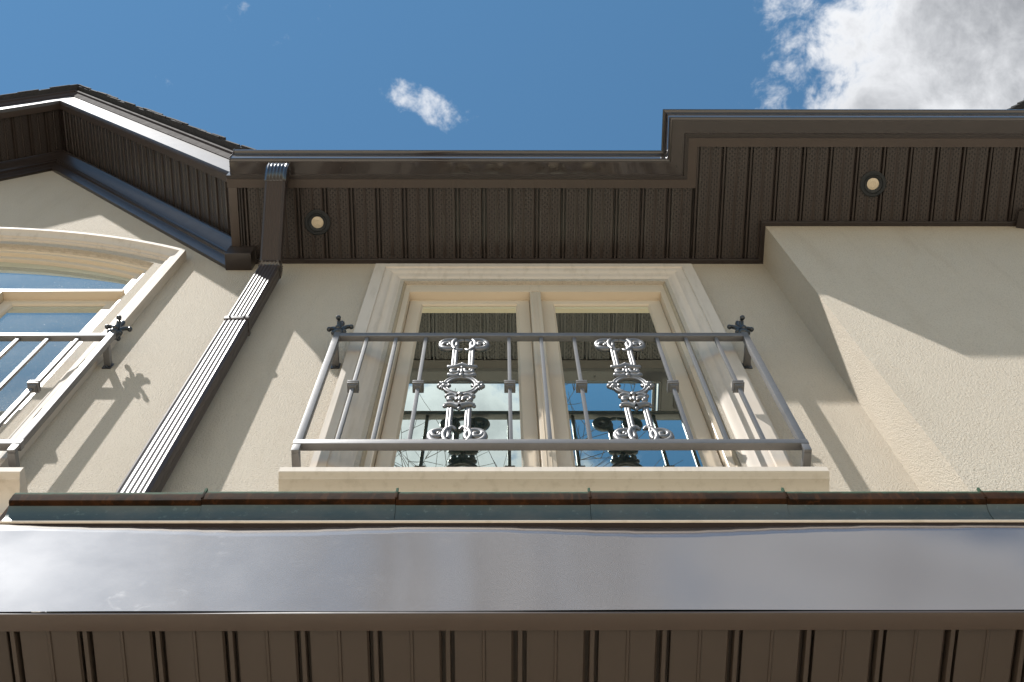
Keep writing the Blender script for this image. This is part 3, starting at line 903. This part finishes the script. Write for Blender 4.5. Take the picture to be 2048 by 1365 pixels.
def ornament_meshes():
    """cast scroll panel in its own plane, z measured from the middle of the ring; returns the meshes of its pieces"""
    out = {}
    # ring
    bm = bmesh.new(); n = 40; R = .070
    for rr, yy, th in ((R, 0, .0092), (R * .90, -.006, .0042), (R * 1.10, -.006, .0042)):
        pts = [(rr * .84 * cos(2 * pi * i / n), yy, rr * 1.22 * sin(2 * pi * i / n)) for i in range(n)]
        rings = []
        for i in range(n):
            a = 2 * pi * i / n; e = Vector((cos(a), 0, sin(a)))
            rings.append([bm.verts.new(Vector(pts[i]) + e * th * cos(2 * pi * s / 8) + Vector((0, 1, 0)) * th * sin(2 * pi * s / 8)) for s in range(8)])
        for i in range(n):
            for s in range(8): bm.faces.new((rings[i][s], rings[i][(s + 1) % 8], rings[(i + 1) % n][(s + 1) % 8], rings[(i + 1) % n][s]))
    out['ring'] = bm_mesh(bm, 'ornament', sharp=60)
    # fluted bar (half length .125)
    bm = bmesh.new()
    for dx in (-.0045, .0045):
        ot(bm, [(dx, 0, -.108), (dx, 0, .108)], .0052, 8)
    add_box(bm, (-.007, -.002, -.108), (.007, .006, .108))
    out['bar'] = bm_mesh(bm, 'bar', sharp=50)
    # end scroll: pair of C-scrolls with a curl inside, and a linking arc
    for sgn in (-1, 1):
        bm = bmesh.new()
        pts = scroll_pts(.030, .0, .036, .030, pi * .72, -.95, 1)
        pts = [(sgn * (.028 + x), y, z) for x, y, z in pts]
        ot(bm, pts, [.0082 - .002 * i / 22 for i in range(23)], 8)
        pts = [(sgn * (.064 + .020 * cos(-.3 + 4.6 * i / 16) * (1 - i / 22)), -.004, -.004 + .019 * sin(-.3 + 4.6 * i / 16) * (1 - i / 22)) for i in range(17)]
        ot(bm, pts, .0056, 8); add_ball(bm, pts[-1], .0085)
        ot(bm, [(sgn * (.032 - .026 * t), -.002, -.036 - .012 * sin(pi * t)) for t in [i / 8 for i in range(9)]], [.0065, .0065, .006, .006, .0055, .005, .0045, .004, .003], 8)
        ot(bm, [(sgn * (.034 + .012 * sin(pi * t)), -.003, .036 - .075 * t) for t in [i / 8 for i in range(9)]], .0065, 8)
        ot(bm, [(sgn * (.002 + .036 * t), .002, .040 - .016 * t * t) for t in [i / 6 for i in range(7)]], .0048, 8)
        out['scroll%d' % sgn] = bm_mesh(bm, 'scroll', sharp=60)
    # crest between bars and ring
    bm = bmesh.new()
    for sgn in (-1, 1):
        ot(bm, [(sgn * (.002 + .052 * t), -.004, .066 - .030 * t + .022 * t * t * t) for t in [i / 9 for i in range(10)]], [.0085, .0085, .008, .0078, .0076, .0074, .007, .0066, .006, .0055], 8)
        add_ball(bm, (sgn * .054, -.003, .061), .0085, 1, .8, 1)
        pts = [(sgn * (.030 + .021 * cos(2.6 + 4.9 * i / 14) * (1 - i / 24)), -.005, .022 + .017 * sin(2.6 + 4.9 * i / 14) * (1 - i / 24)) for i in range(15)]
        ot(bm, pts, .0062, 8); add_ball(bm, pts[-1], .008)
        pts = [(sgn * (.012 + .036 * t), -.004, -.004 - .010 * sin(pi * t)) for t in [i / 6 for i in range(7)]]
        ot(bm, pts, .0066, 8); add_ball(bm, (sgn * .050, -.004, -.004), .009)
    add_ball(bm, (0, -.004, .078), .0085, 1, .9, 1.3); add_ball(bm, (0, -.007, .018), .011, .9, .8, 1.5); add_ball(bm, (0, -.007, -.012), .012, 1, .8, .9)
    add_ball(bm, (0, -.006, .046), .008)
    out['crest'] = bm_mesh(bm, 'crest', sharp=60)
    # side leaf on the ring
    bm = bmesh.new()
    add_ball(bm, (.0, -.002, 0), .015, .9, .7, 1.0); add_ball(bm, (.020, -.002, .000), .0125, 1.1, .8, .9); add_ball(bm, (.006, -.004, .022), .010, .8, .8, 1.2); add_ball(bm, (.006, -.004, -.022), .010, .8, .8, 1.2)
    ot(bm, [(-.016, -.005, .018), (-.004, -.006, .010), (.010, -.006, .014), (.018, -.005, .026)], [.004, .005, .005, .004], 8)
    ot(bm, [(-.016, -.005, -.018), (-.004, -.006, -.010), (.010, -.006, -.014), (.018, -.005, -.026)], [.004, .005, .005, .004], 8)
    ot(bm, [(-.018, -.004, .010), (-.026, -.004, 0), (-.018, -.004, -.010)], [.004, .005, .004], 8)
    out['leaf'] = bm_mesh(bm, 'leaf', sharp=60)
    for me in out.values(): me.materials.append(MATS['iron'])
    return out


ORN = ornament_meshes(); FIN = finial_mesh(); FIN.materials.append(MATS['iron_dark']); COLM = collar_mesh(); COLM.materials.append(MATS['iron'])


def sub(name, me, parent, loc, scale=(1, 1, 1), rot=(0, 0, 0)):
    o = bpy.data.objects.new(name, me); COL.objects.link(o); o.parent = parent; o.location = loc; o.scale = scale; o.rotation_euler = rot; return o


def ornament(parent, x):
    r = sub('ornament', ORN['ring'], parent, (x, 0, 6.246))
    for sx in (-1, 1):
        sub('bar', ORN['bar'], r, (sx * .032, 0, .330)); sub('bar', ORN['bar'], r, (sx * .032, 0, -.330))
        sub('leaf', ORN['leaf'], r, (sx * .062, 0, 0), (sx * .8, 1, 1.15))
    for sz in (-1, 1):
        sub('crest', ORN['crest'], r, (0, -.001, sz * .116), (.95, 1, sz * 1.45))
        for sx in (-1, 1):
            sub('scroll', ORN['scroll%d' % sx], r, (0, 0, sz * .470), (1, 1, sz * 1.5))
    return r


def railing(x0, x1, balusters, ornaments, label):
    """x0, x1 post centres; balusters = list of (x, has collar)"""
    t = empty('balcony_railing', (0, RY, 0))
    tag(t, label, 'railing', 'wrought iron balcony railings under the windows')
    zt, zb = 6.840, 5.722
    box('top_rail', (x0 + .0125, -.0125, zt - .040), (x1 - .0125, .0125, zt - .001), 'iron', t, .0015)
    box('bottom_rail', (x0 - .0145, -.0135, zb - .034), (x1 + .0145, .0135, zb), 'iron', t, .0015)
    for x, s in ((x0, -1), (x1, 1)):
        post = box('post', (x - .0125, -.0125, zb + .0005), (x + .0125, .0125, zt + .012), 'iron', t, .0015)
        sub('finial', FIN, post, (x, 0, zt + .022), (1.12, 1.12, 1.05), (0, 0, .12 * s))
        for zz in (zt - .090, zb - .070):
            br = box('bracket', (x - .0125, .0 if zz < 6 else .0128, zz - .016), (x + .0125, -RY - .005, zz + .016), 'iron', t, .0015)
            if zz < 6:
                box('hanger', (x - .0123, -.0123, zz - .0155), (x + .0123, -.0002, zb - .0345), 'iron', t, .001)
            fp = box('foot_plate', (x - .018, -RY - .0048, zz - .034), (x + .018, -RY - .0005, zz + .024), 'iron_dark', t, .001)
            bm = bmesh.new(); add_ball(bm, (x, -RY - .006, zz - .024), .0062, u=8, v=5)
            link('bolt', bm_mesh(bm, 'bolt', sharp=60), 'iron_dark', fp)
    bme = None
    for x, has in balusters:
        if bme is None:
            bm = bmesh.new(); add_box(bm, (-BAR_W / 2, -BAR_W / 2, zb - .001), (BAR_W / 2, BAR_W / 2, zt - .0405), .0008); bme = bm_mesh(bm, 'baluster', sharp=40); bme.materials.append(MATS['iron'])
        b = sub('baluster', bme, t, (x, 0, 0))
        if has: sub('collar', COLM, b, (0, 0, 6.246))
    for x in ornaments: ornament(t, x)
    return t


railing(-.660, .994, [(-.536, 1), (-.419, 0), (-.299, 1), (.0355, 1), (.165, 0), (.2975, 1), (.6315, 1), (.748, 0), (.870, 1)], [-.143, .4765],
        'grey iron balcony railing with two scroll panels in front of the centre window')
lb = []; 
xl0, xl1 = 2 * GX + 1.572, -1.572
pat = [(-.124, 1), (-.244, 0), (-.363, 1), (-.697, 1), (-.816, 0), (-.936, 1), (-1.270, 1), (-1.446, 0)]
for dxx, c in pat:
    lb.append((xl1 + dxx, c))
    if abs(dxx + 1.446) > .01: lb.append((xl0 - dxx, c))
lb = [(x, c) for x, c in lb if xl0 + .05 < x < xl1 - .05]
railing(xl0, xl1, lb, [xl1 - .53, xl1 - 1.103 , xl0 + .53, xl0 + 1.103], 'grey iron balcony railing in front of the arched window under the gable')

# ------------------------------------------------------------------ porch canopy below
can = empty('porch_canopy', (0, -.30, 3.81))
tag(can, 'low porch canopy with pale reflecting brown fascia and rusty copper edge', 'canopy')


def to_can(o):
    o.parent = can; o.matrix_parent_inverse = Matrix.Translation(can.location).inverted(); return o


CF, CZ0, CX0, CX1 = -.573, 3.81, -1.046, 2.6
# sheet-metal fascia: hangs straight, rolls back at the top, slightly oil-canned
bm = bmesh.new(); NX, NZ = 170, 60; grid = []


def wave(x): return .30 + .60 * math.exp(-((x + .49) / .26) ** 2) + .62 * math.exp(-((x - .37) / .25) ** 2) + .10 * sin(3.1 * x + 1) + .04 * sin(9.7 * x)


for i in range(NX + 1):
    x = CX0 + (CX1 - CX0) * i / NX
    col = []
    y = CF; prev = CZ0
    for j in range(NZ + 1):
        z = CZ0 + (4.176 - CZ0) * (j / NZ) ** .8
        w0 = 4.150 - .036 * wave(x)
        t_ = (z - w0) / (4.176 - w0); ang = radians(9) + radians(3.5) * t_ if z > w0 else 0.0
        y += tan(ang) * (z - prev); prev = z
        dent = .0022 * sin(1.7 * x + 2.0 * z) * sin(pi * (z - CZ0) / .37) + .0009 * sin(6.3 * x + 9 * z)
        corner = -.004 * math.exp(-((x - CX0) / .07) ** 2) * ((z - CZ0) / .37) ** 2
        sag = .0016 * sin(1.3 * x + .6) * (1 - j / NZ)
        col.append(bm.verts.new((x, y + dent + corner, z + sag)))
    grid.append(col)
for i in range(NX):
    for j in range(NZ): bm.faces.new((grid[i][j], grid[i + 1][j], grid[i + 1][j + 1], grid[i][j + 1]))
to_can(link('fascia', bm_mesh(bm, 'fascia', recalc=False, sharp=60), 'fascia_metal'))
to_can(box('fascia', (CX0 - .003, CF + .004, CZ0), (CX0 - .0005, -.002, 4.17), 'fascia_metal'))
to_can(box('soffit_trim', (CX0, CF + .001, CZ0 - .008), (CX1, CF + .037, CZ0 - .001), 'trim_metal', None, .001))
csof = to_can(box('porch_soffit', (CX0 + .005, CF + .03, CZ0 + .03), (CX1, -.002, CZ0 + .05), 'soffit_plain'))
for i in range(-9, 20):
    xg = .157 + PITCHX * 1.0 * i
    if xg < CX0: continue
    o = put_panel(csof, xg, CF + .030, CZ0 + .0015, .54, PITCHX, 'soffit_plain')
    o.matrix_parent_inverse = (Matrix.Translation(can.location)).inverted() if False else Matrix.Identity(4)
# drip strip, copper band and lip
seams = [CX0 - .006, -.640, -.224, .194, .618, 1.048, 1.47, 1.90, 2.32, CX1]
to_can(prism('drip_strip', [(CF + .030, 4.1795), (CF + .004, 4.1805), (CF + .004, 4.1855), (CF + .030, 4.186)], 'x', CX0 - .004, CX1, 'drip_metal'))
to_can(prism('edge_bead', [(CF + .0035, 4.1795), (CF + .0005, 4.1805), (CF - .0005, 4.183), (CF + .0005, 4.1855), (CF + .0035, 4.1855)], 'x', CX0 - .006, CX1, 'cast_trim', None, 60))
for i in range(len(seams) - 1):
    a, b = seams[i], seams[i + 1]
    e = .0015 * (i % 2) + random.uniform(0, .001)
    band = [(CF + .012, 4.1865), (CF + .006 - e, 4.1875), (CF + .0105 - e, 4.205), (CF + .0105 - e, 4.225), (CF + .006 - e, 4.243), (CF - .001 - e, 4.254), (CF + .014, 4.254)]
    to_can(prism('copper_apron', band, 'x', a, b - .0008, 'copper_patina', None, 60))
    lip = [(CF + .014, 4.2555), (CF - .008 - e, 4.2555), (CF - .012 - e, 4.259), (CF - .013 - e, 4.285), (CF - .011 - e, 4.300), (CF - .006 - e, 4.306 + e), (CF + .014, 4.306)]
    to_can(prism('copper_lip', lip, 'x', a, b - .0012, 'copper', None, 45))
    if i:
        to_can(box('cleat', (a - .003, CF - .0155, 4.264), (a + .0025, CF - .009, 4.314), 'copper', None, .001))
to_can(prism('copper_roof', [(CF + .0145, 4.3), (.0, 4.44), (.0, 4.45), (CF + .0145, 4.31)], 'x', CX0, CX1, 'copper'))
# side return of the apron at the left corner
to_can(box('copper_lip', (CX0 - .016, CF + .01, 4.2), (CX0 - .0065, -.002, 4.306), 'copper'))

# ------------------------------------------------------------------ bare tree mirrored in the window panes
tree = empty('bare_tree', (-.6, -5.1, 0))
tag(tree, 'tall bare tree whose twigs are mirrored in the window panes', 'tree')
rt = random.Random(11)


def grow(bm, p, d, length, r, depth, pts_seg=4):
    pts = [p.copy()]; rads = [r]; q = p.copy(); dd = d.copy()
    for i in range(pts_seg):
        dd = (dd + Vector((rt.uniform(-1, 1), rt.uniform(-1, 1), rt.uniform(-.3, .7))) * .16).normalized()
        q = q + dd * length / pts_seg; pts.append(q.copy()); rads.append(r * (1 - .45 * (i + 1) / pts_seg))
    add_tube(bm, pts, rads, 6 if r > .02 else 4, cap=False)
    if depth == 0: return
    for i in range(rt.choice((3, 3, 4))):
        j = rt.randint(1, pts_seg); ax = Vector((rt.uniform(-1, 1), rt.uniform(-1, 1), rt.uniform(-.1, .6))).normalized()
        nd = (dd * .75 + ax * .8).normalized()
        grow(bm, pts[j], nd, length * rt.uniform(.55, .75), max(rads[j] * rt.uniform(.42, .58), .0035), depth - 1, pts_seg)


bm = bmesh.new(); add_tube(bm, [(0, 0, 0), (.05, .05, 3), (.0, .12, 7), (.05, .2, 10.5)], [.2, .16, .12, .08], 10, cap=False)
link('trunk', bm_mesh(bm, 'trunk', sharp=60), 'bark', tree)
bm = bmesh.new()
for i in range(9):
    a = i / 9 * 2 * pi + .3; h = 7.6 + 2.9 * (i * 4 % 9) / 9
    grow(bm, Vector((.03, .17, h)), Vector((cos(a) * .40, sin(a) * .40, 1.0)).normalized(), 2.5, .045, 4)
link('crown', bm_mesh(bm, 'crown', recalc=False), 'bark', tree)
